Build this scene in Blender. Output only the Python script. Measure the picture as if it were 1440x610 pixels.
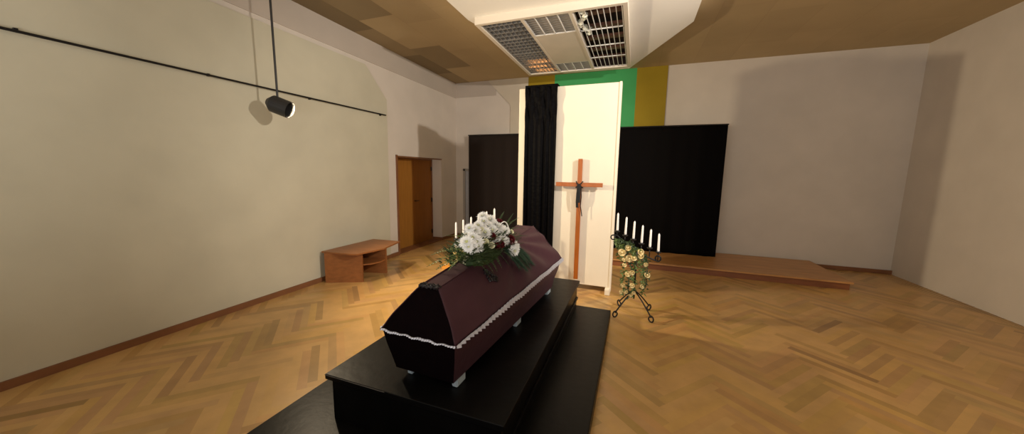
import bpy, bmesh, math, random
from mathutils import Vector, Matrix
R = random.Random(7)
PI = math.pi
sc = bpy.context.scene
for o in list(bpy.data.objects): bpy.data.objects.remove(o)
C = sc.collection

# ---------------------------------------------------------------- camera
cam = bpy.data.cameras.new('camera'); camo = bpy.data.objects.new('camera', cam); C.objects.link(camo)
cam.sensor_fit = 'HORIZONTAL'; cam.sensor_width = 36.0; cam.lens = 468.892 / 1440 * 36
cam.clip_start = 0.02
M3 = Matrix(((0.93864, -0.06065, 0.33952), (0.34450, 0.11930, -0.93117), (0.01597, 0.99101, 0.13287)))
camo.matrix_world = Matrix.Translation((0, 0, 1.7)) @ M3.to_4x4()
sc.camera = camo

# ---------------------------------------------------------------- view, world, lamps
sc.view_settings.view_transform = 'Standard'
sc.view_settings.look = 'None'
sc.view_settings.gamma = 1
sc.view_settings.use_curve_mapping = False
sc.view_settings.exposure = 0.0

w = bpy.data.worlds.new('world'); sc.world = w; w.use_nodes = True
w.node_tree.nodes['Background'].inputs[0].default_value = (1.0, 0.96, 0.93, 1)
w.node_tree.nodes['Background'].inputs[1].default_value = 0.30

def aim(o, p, t):
    o.location = p
    o.rotation_euler = (Vector(t) - Vector(p)).to_track_quat('-Z', 'Y').to_euler()

def spot(name, p, t, power, col, ang, blend=0.4, rad=0.06):
    l = bpy.data.lights.new(name, 'SPOT'); l.energy = power; l.color = col
    l.spot_size = math.radians(ang); l.spot_blend = blend; l.shadow_soft_size = rad
    o = bpy.data.objects.new(name, l); C.objects.link(o); aim(o, p, t)
    return o
LEFT_P, LEFT_T = (-3.95, 2.95, 2.40), (-0.5, 4.6, 0.95)
RIGHT_P, RIGHT_T = (2.45, 2.75, 3.28), (-3.4, 6.2, 1.5)
spot('spot_light', LEFT_P, LEFT_T, 520, (1.0, 0.80, 0.54), 140, 1.0)
spot('spot_light', RIGHT_P, RIGHT_T, 640, (1.0, 0.90, 0.80), 80, 0.6)
# added unseen fill behind the camera, tilted up to brighten walls and canopy
l = bpy.data.lights.new('upward_fill', 'AREA'); l.shape = 'RECTANGLE'; l.size = 6.0; l.size_y = 0.8
l.energy = 190; l.color = (1.0, 0.96, 0.92)
lo = bpy.data.objects.new('upward_fill', l); C.objects.link(lo); aim(lo, (0.2, -1.3, 1.4), (0.2, -0.55, 3.0))

# ---------------------------------------------------------------- helpers
def mat(name, col, rough=0.6, spec=0.5, metal=0.0, sheen=0.0, emit=None, noise=0.0, nscale=8.0, bump=0.0, bscale=40.0,
        attr=None, stretch=None, coat=0.0):
    m = bpy.data.materials.new(name); m.use_nodes = True
    nt = m.node_tree; b = nt.nodes['Principled BSDF']; L = nt.links
    b.inputs['Base Color'].default_value = (*col, 1); b.inputs['Roughness'].default_value = rough
    b.inputs['Specular IOR Level'].default_value = spec; b.inputs['Metallic'].default_value = metal
    b.inputs['Sheen Weight'].default_value = sheen
    b.inputs['Coat Weight'].default_value = coat
    if emit:
        b.inputs['Emission Color'].default_value = (*emit[0], 1); b.inputs['Emission Strength'].default_value = emit[1]
    tc = nt.nodes.new('ShaderNodeTexCoord'); mp = nt.nodes.new('ShaderNodeMapping')
    L.new(tc.outputs['Object'], mp.inputs[0])
    if stretch: mp.inputs['Scale'].default_value = stretch
    last = None
    if noise > 0 or attr:
        mix = nt.nodes.new('ShaderNodeMix'); mix.data_type = 'RGBA'; mix.blend_type = 'MULTIPLY'
        mix.inputs[0].default_value = 1.0; mix.inputs[6].default_value = (*col, 1)
        n = nt.nodes.new('ShaderNodeTexNoise'); n.inputs['Scale'].default_value = nscale; n.inputs['Detail'].default_value = 5
        L.new(mp.outputs[0], n.inputs['Vector'])
        rm = nt.nodes.new('ShaderNodeMapRange'); rm.inputs[1].default_value = 0.3; rm.inputs[2].default_value = 0.7
        rm.inputs[3].default_value = 1 - noise; rm.inputs[4].default_value = 1 + noise
        L.new(n.outputs['Fac'], rm.inputs[0])
        src = rm.outputs[0]
        if attr:
            at = nt.nodes.new('ShaderNodeAttribute'); at.attribute_name = attr
            mu = nt.nodes.new('ShaderNodeMix'); mu.data_type = 'RGBA'; mu.blend_type = 'MULTIPLY'; mu.inputs[0].default_value = 1
            L.new(at.outputs['Color'], mu.inputs[6]); L.new(rm.outputs[0], mu.inputs[7]); src = mu.outputs[2]
        L.new(src, mix.inputs[7]); L.new(mix.outputs[2], b.inputs['Base Color'])
    if bump > 0:
        n2 = nt.nodes.new('ShaderNodeTexNoise'); n2.inputs['Scale'].default_value = bscale; n2.inputs['Detail'].default_value = 4
        L.new(mp.outputs[0], n2.inputs['Vector'])
        bp = nt.nodes.new('ShaderNodeBump'); bp.inputs['Strength'].default_value = bump; bp.inputs['Distance'].default_value = 0.01
        L.new(n2.outputs['Fac'], bp.inputs['Height']); L.new(bp.outputs[0], b.inputs['Normal'])
    return m

def link(name, bm, m, parent=None, smooth=False, label=None, cat=None, group=None, kind=None, loc=None):
    me = bpy.data.meshes.new(name)
    bmesh.ops.recalc_face_normals(bm, faces=bm.faces) if getattr(bm, 'fixn', True) is True else None
    bm.to_mesh(me); bm.free()
    if smooth:
        for p in me.polygons: p.use_smooth = True
    if m: me.materials.append(m)
    o = bpy.data.objects.new(name, me); C.objects.link(o)
    if loc: o.location = loc
    if parent: o.parent = parent
    if label: o['label'] = label
    if cat: o['category'] = cat
    if group: o['group'] = group
    if kind: o['kind'] = kind
    return o

def thing(name, label, cat, loc=(0, 0, 0), rz=0, group=None):
    o = bpy.data.objects.new(name, None); C.objects.link(o); o.empty_display_size = 0.1
    o.location = loc; o.rotation_euler = (0, 0, rz); o['label'] = label; o['category'] = cat
    if group: o['group'] = group
    return o

def BM(): return bmesh.new()

def box(bm, a, b, bev=0.0, rot=None):
    a, b = Vector(a), Vector(b)
    vs = [bm.verts.new((x, y, z)) for x in (a.x, b.x) for y in (a.y, b.y) for z in (a.z, b.z)]
    q = [(0, 1, 3, 2), (4, 6, 7, 5), (0, 4, 5, 1), (2, 3, 7, 6), (0, 2, 6, 4), (1, 5, 7, 3)]
    fs = [bm.faces.new([vs[i] for i in f]) for f in q]
    if rot:
        bmesh.ops.rotate(bm, verts=vs, cent=rot[0], matrix=Matrix.Rotation(rot[1], 3, rot[2]))
    if bev:
        es = list({e for f in fs for e in f.edges})
        bmesh.ops.bevel(bm, geom=es, offset=bev, segments=2, affect='EDGES', profile=0.5)
    return vs

def tube(bm, pts, r, seg=8, cap=True, closed=False):
    pts = [Vector(p) for p in pts]; n = len(pts)
    rs = r if isinstance(r, (list, tuple)) else [r] * n
    rings = []; prev = None
    for i, p in enumerate(pts):
        if closed: d = pts[(i + 1) % n] - pts[i - 1]
        else: d = pts[min(i + 1, n - 1)] - pts[max(i - 1, 0)]
        d.normalize()
        if prev is None:
            u = d.orthogonal().normalized()
        else:
            u = prev - d * prev.dot(d)
            u = u.normalized() if u.length > 1e-6 else d.orthogonal().normalized()
        prev = u; v = d.cross(u)
        rings.append([bm.verts.new(p + (u * math.cos(2 * PI * k / seg) + v * math.sin(2 * PI * k / seg)) * rs[i]) for k in range(seg)])
    m = n if closed else n - 1
    for i in range(m):
        a, b = rings[i], rings[(i + 1) % n]
        for k in range(seg):
            bm.faces.new((a[k], a[(k + 1) % seg], b[(k + 1) % seg], b[k]))
    if cap and not closed:
        bm.faces.new(rings[0][::-1]); bm.faces.new(rings[-1])

def lathe(bm, prof, c=(0, 0, 0), seg=20):
    c = Vector(c); rings = []
    for r, z in prof:
        rings.append([bm.verts.new(c + Vector((r * math.cos(2 * PI * k / seg), r * math.sin(2 * PI * k / seg), z))) for k in range(seg)])
    for i in range(len(prof) - 1):
        for k in range(seg):
            bm.faces.new((rings[i][k], rings[i][(k + 1) % seg], rings[i + 1][(k + 1) % seg], rings[i + 1][k]))
    bm.faces.new(rings[0][::-1]); bm.faces.new(rings[-1])

def prism(bm, pts, d):      # pts: ordered 3D polygon, d: extrusion vector
    d = Vector(d)
    a = [bm.verts.new(p) for p in pts]; b = [bm.verts.new(Vector(p) + d) for p in pts]; n = len(pts)
    bm.faces.new(a); bm.faces.new(b[::-1])
    for i in range(n): bm.faces.new((a[i], a[(i + 1) % n], b[(i + 1) % n], b[i]))

# ---------------------------------------------------------------- materials
m_wall = mat('wall_plaster', (0.68, 0.62, 0.54), 0.85, 0.2, noise=0.04, nscale=2, bump=0.1, bscale=120)
m_upper_band = mat('upper_band', (0.52, 0.46, 0.39), 0.85, 0.2, noise=0.04, nscale=2)
m_beige = mat('beige_layer', (0.58, 0.55, 0.42), 0.8, 0.2, noise=0.05, nscale=2)
m_backlayer = mat('yellower_layer', (0.60, 0.54, 0.43), 0.8, 0.2, noise=0.04, nscale=2)
m_ceil = mat('ceiling_board', (0.50, 0.38, 0.21), 0.8, 0.2, noise=0.05, nscale=1.5, attr='tone')
m_slab = mat('canopy_paint', (0.90, 0.88, 0.81), 0.7, 0.3, noise=0.03, nscale=1.5)
m_green = mat('green_paint', (0.065, 0.40, 0.13), 0.7, 0.3, noise=0.05, nscale=3)
m_yellow = mat('mustard_paint', (0.34, 0.24, 0.012), 0.7, 0.3, noise=0.05, nscale=3)
m_parq = mat('parquet_oak', (0.58, 0.35, 0.130), 0.34, 0.5, noise=0.10, nscale=5, attr='tone', bump=0.05, bscale=30)
m_sub = mat('subfloor', (0.10, 0.06, 0.03), 0.8)
m_skirt = mat('baseboard_wood', (0.22, 0.09, 0.035), 0.5, noise=0.1, nscale=6)
m_door = mat('door_veneer', (0.28, 0.105, 0.014), 0.5, 0.4, noise=0.12, nscale=4, stretch=(8, 8, 0.6))
m_greyd = mat('grey_door_paint', (0.42, 0.43, 0.46), 0.5, noise=0.04)
m_black = mat('black_laminate', (0.003, 0.0027, 0.0025), 0.36, 0.14, noise=0.4, nscale=5, bump=0.15, bscale=14)
m_edge = mat('worn_edge_highlight', (0.08, 0.07, 0.06), 0.5)  # highlight along the worn edge, put into a pale colour
m_curt = mat('black_curtain_cloth', (0.024, 0.018, 0.015), 0.9, 0.1, sheen=0.03, bump=0.2, bscale=300)
m_curt2 = mat('black_drape_cloth', (0.004, 0.0035, 0.0035), 0.85, 0.05, sheen=0.0, bump=0.3, bscale=300)
m_velv = mat('crushed_velvet', (0.0015, 0.0012, 0.0015), 0.6, 0.05, sheen=0.0, bump=0.9, bscale=26)
m_panel = mat('cream_panel', (0.80, 0.72, 0.58), 0.7, 0.3, noise=0.02, nscale=3, bump=0.08, bscale=60)
m_cross = mat('orange_wood', (0.36, 0.098, 0.010), 0.4, 0.5, noise=0.15, nscale=4, stretch=(6, 6, 1))
m_ribb = mat('black_ribbon_cloth', (0.004, 0.004, 0.005), 0.7)
m_coff = mat('maroon_satin', (0.046, 0.014, 0.021), 0.5, 0.25, sheen=0.03, noise=0.10, nscale=4, bump=0.25, bscale=12)
m_coffend = mat('shaded_dark_cloth', (0.003, 0.0012, 0.0015), 0.9, 0.04, noise=0.2, nscale=8, bump=0.3, bscale=60)  # dark cloth of the near end, its lack of light put into the colour
m_silver = mat('silver_ribbon', (0.50, 0.50, 0.55), 0.35, 0.6, metal=0.25, noise=0.08, nscale=20)
m_foot = mat('pale_foot', (0.40, 0.47, 0.51), 0.4, 0.5)
m_lace = mat('black_lace', (0.008, 0.005, 0.006), 0.6)
m_bench = mat('table_veneer', (0.30, 0.115, 0.035), 0.4, 0.4, noise=0.14, nscale=4, stretch=(1, 7, 7))
m_box = mat('orange_block_colour', (0.72, 0.33, 0.05), 0.5, noise=0.1, nscale=6)
m_iron = mat('wrought_iron', (0.012, 0.012, 0.013), 0.45, 0.5, metal=0.4)
m_wax = mat('white_wax', (0.90, 0.88, 0.85), 0.4, 0.4)
m_mum = mat('white_petals', (0.94, 0.94, 0.92), 0.6, 0.2)
m_mumc = mat('flower_heart', (0.62, 0.62, 0.20), 0.7)
m_red = mat('crimson_petals', (0.10, 0.005, 0.009), 0.55, 0.3)
m_bud = mat('ivory_petals', (0.80, 0.78, 0.55), 0.55, 0.3)
m_rose = mat('cream_rose_petals', (0.82, 0.68, 0.36), 0.55, 0.3)
m_leaf = mat('dark_leaf', (0.030, 0.060, 0.018), 0.5, 0.4, noise=0.3, nscale=20)
m_fern = mat('fern_green', (0.10, 0.15, 0.035), 0.5, 0.4, noise=0.3, nscale=20)
m_pine = mat('pine_green', (0.014, 0.050, 0.022), 0.5, 0.4, noise=0.3, nscale=20)
m_stem = mat('stem_green', (0.05, 0.07, 0.02), 0.6)
m_frame = mat('coffer_frame_paint', (0.70, 0.63, 0.52), 0.6)
m_grid = mat('aluminium_louvre', (0.40, 0.38, 0.35), 0.35, 0.5, metal=0.5)
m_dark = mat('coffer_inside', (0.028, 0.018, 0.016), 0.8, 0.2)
m_bars = mat('white_louvre_paint', (0.80, 0.79, 0.76), 0.4)
m_lampw = mat('warm_lamp_tube', (1, 0.7, 0.4), 0.5, emit=((1.0, 0.42, 0.12), 14.0))
m_flat = mat('flat_panel_paint', (0.66, 0.60, 0.50), 0.6, noise=0.05, nscale=3)
m_can = mat('lamp_housing', (0.02, 0.02, 0.02), 0.5)

# ================================================================ SETTING
XL, XR, YB, ZC, YF = -4.42, 4.4, 7.79, 3.907, -1.6

# floor: herringbone parquet, one mesh, every plank its own tone
def parquet():
    bm = BM(); lay = bm.loops.layers.color.new('tone')
    W = 0.07; N = 9; g = 0.0006
    ang = math.radians(48); ca, sa = math.cos(ang), math.sin(ang)
    ox, oy = -0.60, 3.0
    rr = random.Random(3)
    def plank(x0, y0, x1, y1, d):
        pts = [(x0 + g, y0 + g), (x1 - g, y0 + g), (x1 - g, y1 - g), (x0 + g, y1 - g)]
        P = [(ox + ca * x * W - sa * y * W, oy + sa * x * W + ca * y * W) for x, y in pts]
        cx = sum(p[0] for p in P) / 4; cy = sum(p[1] for p in P) / 4
        if not (XL - 0.5 < cx < XR + 0.3 and YF < cy < YB + 0.3): return
        P = [(min(max(p[0], XL - 0.3), XR + .1), min(p[1], YB + .05)) for p in P]
        try: f = bm.faces.new([bm.verts.new((p[0], p[1], 0)) for p in P])
        except ValueError: return
        t = 0.88 + 0.22 * rr.random()
        if rr.random() < 0.10: t += 0.12
        if rr.random() < 0.07: t -= 0.13
        c = (t, t * (0.97 + 0.05 * rr.random()), t * (0.90 + 0.14 * rr.random()), 1)
        for lp in f.loops: lp[lay] = c
    S = 130
    for b in range(-S, S):
        for j in range(-20, 20):
            plank(b + 2 * N * j, b, b + 2 * N * j + N, b + 1, 0)
            plank(b, b + 1 + 2 * N * j, b + 1, b + 1 + 2 * N * j + N, 1)
    return bm
bm = parquet()
link('floor', bm, m_parq, kind='structure')
bm = BM(); box(bm, (XL - 0.6, YF, -0.12), (XR + .2, YB + 0.2, -0.003)); link('floor', bm, m_sub, kind='structure')

# ceiling: boards with slightly different tones
bm = BM(); lay = bm.loops.layers.color.new('tone')
rr = random.Random(11)
xs = [-4.42, -4.02] + [-4.02 + 0.62 * i for i in range(1, 15)]
tones = [0.84, 0.90, 1.0, 1.04, 1.1]
for i in range(len(xs) - 1):
    y = YF - 0.3 * (i % 2); k = 0
    while y < YB:
        y1 = min(y + 1.22, YB)
        t = (0.72 if (k + i) % 2 == 0 else 0.84) if i == 0 else (0.82 if (k % 2 == 0 and i == 1) else 0.97 + 0.06 * rr.random())
        if i == 2: t = 1.08 if k % 2 else 0.98
        e = 0.0007
        f = bm.faces.new([bm.verts.new(p) for p in ((xs[i] + e, y + e, ZC), (xs[i] + e, y1 - e, ZC), (xs[i + 1] - e, y1 - e, ZC), (xs[i + 1] - e, y + e, ZC))])
        for lp in f.loops: lp[lay] = (t, t, t, 1)
        y = y1; k += 1
link('ceiling', bm, m_ceil, kind='structure')
bm = BM(); box(bm, (XL - 0.5, YF, ZC + 0.004), (XR + .2, YB + .2, ZC + 0.15)); link('ceiling', bm, m_skirt, kind='structure')

# left wall with the recessed doorway
DY0, DY1, DZ, DXR = 5.45, 7.07, 1.975, -4.69
bm = BM()
box(bm, (XL - 0.5, YF, 0), (XL, DY0, ZC)); box(bm, (XL - 0.5, DY1, 0), (XL, YB + .2, ZC)); box(bm, (XL - 0.5, DY0, DZ), (XL, DY1, ZC))
link('wall_left', bm, m_wall, kind='structure')
bm = BM(); box(bm, (XL, YB, 0), (XR, YB + 0.2, ZC)); link('wall_back', bm, m_wall, kind='structure')
bm = BM(); box(bm, (XR, YF, 0), (XR + 0.2, YB + .2, ZC)); link('wall_right', bm, m_wall, kind='structure')

# thin darker band under the ceiling
bm = BM(); box(bm, (XL, YF, 3.54), (XL + 0.012, YB, ZC - .002)); link('trim_1', bm, m_upper_band, kind='structure')
bm = BM(); box(bm, (XL + 0.012, YB - 0.012, 3.55), (-3.3, YB, ZC - .002)); link('trim_2', bm, m_upper_band, kind='structure')
# thin beige layer with cut corner on the left wall
bm = BM(); prism(bm, [(XL, YF, 0), (XL, 5.18, 0), (XL, 5.20, 2.99), (XL, 4.70, 3.47), (XL, YF, 3.47)], (0.02, 0, 0))
link('trim_3', bm, m_beige, kind='structure')
# thin yellower layer on the back wall with cut corner, then the colour fields
bm = BM(); prism(bm, [(-2.92, YB, 0), (-2.92, YB, 3.30), (-3.50, YB, 3.88), (-3.50, YB, ZC - .002), (-2.48, YB, ZC - .002), (-2.48, YB, 0)], (0, -0.02, 0))
link('trim_4', bm, m_backlayer, kind='structure')
for n, (a, b, m) in enumerate(((-2.48, -1.85, m_yellow), (-1.85, -0.095, m_green), (-0.095, 0.50, m_yellow))):
    bm = BM(); box(bm, (a, YB - 0.02, 2.3), (b, YB, ZC - .002)); link('trim_%d' % (5 + n), bm, m, kind='structure')
# baseboards
bm = BM(); box(bm, (XL, YF, 0.001), (XL + 0.04, DY0 - .03, 0.07)); box(bm, (XL, DY1, 0.001), (XL + 0.02, YB, 0.07))
box(bm, (DXR, DY1 - 0.018, 0.001), (XL + .02, DY1, 0.07)); link('baseboard_left', bm, m_skirt, kind='structure')
bm = BM(); box(bm, (XL + .02, YB - 0.04, 0.001), (XR, YB - .02, 0.07)); link('baseboard_back', bm, m_skirt, kind='structure')

# wooden double door, back in its reveal
d = bpy.data.objects.new('door_1', None); C.objects.link(d); d.location = (DXR, (DY0 + DY1) / 2, 0); d['kind'] = 'structure'
cy = (DY0 + DY1) / 2
def dl(name, a, b, m, bev=0.003, **k):
    bm = BM(); box(bm, Vector(a) - d.location, Vector(b) - d.location, bev); return link(name, bm, m, d, **k)
m_doorl = mat('door_veneer_light', (0.36, 0.155, 0.025), 0.45, 0.4, noise=0.12, nscale=4, stretch=(8, 8, 0.6))
dl('door_leaf', (DXR - 0.04, DY0 + .03, 0.012), (DXR, 6.278, DZ - .03), m_doorl, label='lighter brown leaf')
dl('door_leaf', (DXR - 0.045, 6.286, 0.012), (DXR - .008, DY1 - .03, DZ - .03), m_door)
bm = BM()
for a, b in (((DXR - .06, DY0, 0.002), (DXR + .015, DY0 + .03, DZ)), ((DXR - .06, DY1 - .03, 0.002), (DXR + .015, DY1 - .001, DZ)), ((DXR - .06, DY0, DZ - .03), (DXR + .015, DY1, DZ - .001)),
             ((DXR - .06, DY0, 0.001), (XL, DY1, 0.012))):
    box(bm, Vector(a) - d.location, Vector(b) - d.location)
link('door_frame', bm, m_skirt, d)
bm = BM()
box(bm, Vector((XL - .01, DY0 - .028, 0)) - d.location, Vector((XL + .022, DY0 + .012, DZ + .03)) - d.location)
box(bm, Vector((XL - .01, DY0 - .028, DZ - .008)) - d.location, Vector((XL + .015, DY1, DZ + .014)) - d.location)
link('door_trim', bm, m_skirt, d)
for z in (0.22, 1.0, 1.75):
    bm = BM(); lathe(bm, [(0.012, -0.05), (0.016, -0.04), (0.016, 0.04), (0.012, 0.05)], Vector((DXR + .012, DY1 - .04, z)) - d.location, 10)
    link('hinge', bm, m_iron, d)
bm = BM(); tube(bm, [Vector(p) - d.location for p in ((DXR, 6.36, 1.02), (DXR + .05, 6.36, 1.02), (DXR + .05, 6.46, 1.02))], 0.009)
link('door_handle', bm, m_iron, d)

# grey door half hidden behind the curtain on the back wall
d2 = bpy.data.objects.new('door_2', None); C.objects.link(d2); d2.location = (-3.75, YB, 0); d2['kind'] = 'structure'
bm = BM(); box(bm, (-0.38, -0.03, 0.01), (0.38, -0.002, 1.71), 0.003); link('door_leaf', bm, m_greyd, d2)
bm = BM()
for a, b in (((-0.44, -0.05, 0.0), (-0.38, -0.001, 1.77)), ((0.38, -0.05, 0.0), (0.44, -0.021, 1.77)), ((-0.44, -0.05, 1.71), (0.44, -0.021, 1.77))): box(bm, a, b, 0.004)
link('door_frame', bm, mat('door_frame_paint', (0.36, 0.33, 0.29), 0.6), d2)

# rail on the left beige layer
bm = BM(); tube(bm, [(XL + .05, -0.4, 2.67), (XL + .05, 2, 2.68), (XL + .05, 5.13, 2.70)], 0.011)
for y in (0.0, 1.2, 2.4, 3.6, 5.0): box(bm, (XL + .02, y - .01, 2.672), (XL + .05, y + .01, 2.70))
link('picture_rail', bm, m_iron, label='thin black rail fixed high on the beige part of the left wall', cat='rail')

# low wooden dais along the back wall
bm = BM(); box(bm, (-1.6, 6.35, 0.10), (3.2, 7.73, 0.13), 0.004); top_b = bm
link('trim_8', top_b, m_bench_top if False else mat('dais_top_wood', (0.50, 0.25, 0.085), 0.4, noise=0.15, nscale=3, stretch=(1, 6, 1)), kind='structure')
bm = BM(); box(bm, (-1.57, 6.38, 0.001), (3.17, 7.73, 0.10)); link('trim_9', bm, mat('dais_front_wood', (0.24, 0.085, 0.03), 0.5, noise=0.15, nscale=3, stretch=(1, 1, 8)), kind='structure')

# ---------------- canopy: white slab with cut corners hung under the ceiling; coffer opening in it
CX0, CX1, CY0, CY1 = -2.18, -0.205, 4.37, 6.88
bm = BM()
outer = [(-2.30, YF), (-2.30, 4.42), (-1.55, 7.25), (-0.24, 7.30), (0.62, 5.40), (0.62, YF)]
inner = [(CX0 + .04, CY0 + .04), (CX0 + .04, CY1 - .04), (CX1 - .04, CY1 - .04), (CX1 - .04, CY0 + .04)]
zs = (3.775, ZC - 0.001)
ov = [[bm.verts.new((x, y, z)) for x, y in outer] for z in zs]; iv = [[bm.verts.new((x, y, z)) for x, y in inner] for z in zs]
for k in range(2):
    o_, i_ = ov[k], iv[k]
    for f in ((o_[0], o_[1], i_[0]), (o_[1], o_[2], i_[1], i_[0]), (o_[2], o_[3], i_[2], i_[1]), (o_[3], o_[4], i_[3], i_[2]), (o_[4], o_[5], i_[3]), (o_[5], o_[0], i_[0], i_[3])):
        bm.faces.new(f)
for L_ in (ov, iv):
    n = len(L_[0])
    for i in range(n): bm.faces.new((L_[0][i], L_[0][(i + 1) % n], L_[1][(i + 1) % n], L_[1][i]))
link('trim_10', bm, m_slab, kind='structure')

# coffer light fitting
cf = thing('ceiling_light', 'large cream framed ceiling light coffer with louvre grids and a flat centre panel', 'ceiling light', ((CX0 + CX1) / 2, (CY0 + CY1) / 2, 3.68))
o0 = cf.location.copy()
def cpart(name, boxes, m, **k):
    bm = BM()
    for a, b in boxes: box(bm, Vector(a) - o0, Vector(b) - o0)
    return link(name, bm, m, cf, **k)
fw = 0.055
cpart('frame', [((CX0, CY0, 3.68), (CX1, CY0 + fw, 3.725)), ((CX0, CY1 - fw, 3.68), (CX1, CY1, 3.725)), ((CX0, CY0 + fw, 3.68), (CX0 + fw, CY1 - fw, 3.725)), ((CX1 - fw, CY0 + fw, 3.68), (CX1, CY1 - fw, 3.725))], m_frame)
cpart('outer_rim', [((CX0, CY0, 3.725), (CX1, CY0 + .035, 3.80)), ((CX0, CY1 - .035, 3.725), (CX1, CY1, 3.80)), ((CX0, CY0 + .035, 3.725), (CX0 + .035, CY1 - .035, 3.80)), ((CX1 - .035, CY0 + .035, 3.725), (CX1, CY1 - .035, 3.80))], m_frame)
cpart('inner_lining', [((CX0 + fw, CY0 + fw, ZC - .02), (CX1 - fw, CY1 - fw, ZC - .006)),
                   ((CX0 + fw, CY0 + fw, 3.725), (CX1 - fw, CY0 + fw + .004, ZC - .02)), ((CX0 + fw, CY1 - fw - .004, 3.725), (CX1 - fw, CY1 - fw, ZC - .02)),
                   ((CX0 + fw, CY0 + fw, 3.725), (CX0 + fw + .004, CY1 - fw, ZC - .02)), ((CX1 - fw - .004, CY0 + fw, 3.725), (CX1 - fw, CY1 - fw, ZC - .02))], m_dark)
ix0, ix1, iy0, iy1 = CX0 + fw, CX1 - fw, CY0 + fw, CY1 - fw
c1, c2 = -1.53, -0.885
cpart('divider', [((c1 - .018, iy0, 3.685), (c1 + .018, iy1, 3.78))], m_frame)
cpart('divider', [((c2 - .018, iy0, 3.685), (c2 + .018, iy1, 3.78))], m_frame)
rows = [iy0 + (iy1 - iy0) * t for t in (0, .27, .53, .76, 1)]
def louvre(x0, x1, y0, y1, nx, ny, th, dz, m=m_grid):
    bx = [((x0, y0, 3.70), (x1, y0 + .006, 3.70 + dz)), ((x0, y1 - .006, 3.70), (x1, y1, 3.70 + dz)), ((x0, y0, 3.70), (x0 + .01, y1, 3.70 + dz)), ((x1 - .01, y0, 3.70), (x1, y1, 3.70 + dz))]
    for i in range(1, nx):
        x = x0 + (x1 - x0) * i / nx; bx.append(((x - th, y0, 3.701), (x + th, y1, 3.699 + dz)))
    for i in range(1, ny):
        y = y0 + (y1 - y0) * i / ny; bx.append(((x0, y - th, 3.702), (x1, y + th, 3.698 + dz)))
    return cpart('louvre_grid', bx, m)
for r in range(4): louvre(ix0 + .01, c1 - .02, rows[r] + .005, rows[r + 1] - .005, 8, 5, 0.003, 0.055)
for r in range(4): louvre(c2 + .02, ix1 - .01, rows[r] + .005, rows[r + 1] - .005, 8, 1, 0.0045, 0.012, m_bars)
louvre(c1 + .02, c2 - .02, rows[0] + .005, rows[1] - .06, 1, 9, 0.004, 0.025)
louvre(c1 + .02, c2 - .02, rows[0] + .002, rows[1] - .057, 4, 1, 0.006, -0.008, m_bars)
louvre(c1 + .02, c2 - .02, rows[3] + .1, rows[4] - .005, 1, 6, 0.004, 0.025)
louvre(c1 + .02, c2 - .02, rows[3] + .103, rows[4] - .002, 4, 1, 0.006, -0.008, m_bars)
cpart('centre_panel', [((c1 + .018, rows[1] - .05, 3.69), (c2 - .018, rows[3] + .09, 3.72))], m_flat, label='flat cream centre panel')
# reflecting backing of middle cells
cpart('reflector', [((c1 + .02, rows[0] + .005, 3.76), (c2 - .02, rows[1] - .06, 3.77))], m_flat)
cpart('reflector', [((c1 + .02, rows[3] + .1, 3.76), (c2 - .02, rows[4] - .005, 3.77))], m_flat)
cpart('reflector', [((ix0 + .012, rows[0] + .005, 3.80), (c1 - .02, rows[4] - .005, 3.81))], mat('left_reflector', (0.05, 0.035, 0.03), 0.3, metal=0.3))
for (x, y) in ((-1.86, 6.38), (-1.78, 6.66), (-1.78, 6.12)):
    bm = BM(); tube(bm, [Vector((x - .17, y, 3.772)) - o0, Vector((x + .17, y, 3.772)) - o0], 0.014, 10); link('lamp_tube', bm, m_lampw, cf, label='glowing orange lamp tube')
# brown wooden battens showing behind the right-hand grid
for y in (4.75, 5.2, 5.62, 6.12, 6.55):
    cpart('batten', [((c2 + .03, y, 3.80), (ix1 - .012, y + .10, 3.84))], mat('batten_wood', (0.14, 0.06, 0.035), 0.5) if y == 4.75 else bpy.data.materials['batten_wood'])
# crumpled foil caught in the grid
bm = BM(); pts = []
for i in range(26):
    t = i / 25; pts.append(Vector((c2 + .10 + .05 * math.sin(t * 9), iy0 + .10 + t * .72, 3.733 + .012 * math.sin(t * 23))) - o0)
tube(bm, pts, [0.032 + 0.014 * math.sin(i * 1.9) for i in range(26)], 6)
link('foil_wrap', bm, mat('foil', (0.80, 0.82, 0.70), 0.35, metal=0.2, bump=0.8, bscale=60), cf, label='crumpled pale foil lying in the grid')

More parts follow.
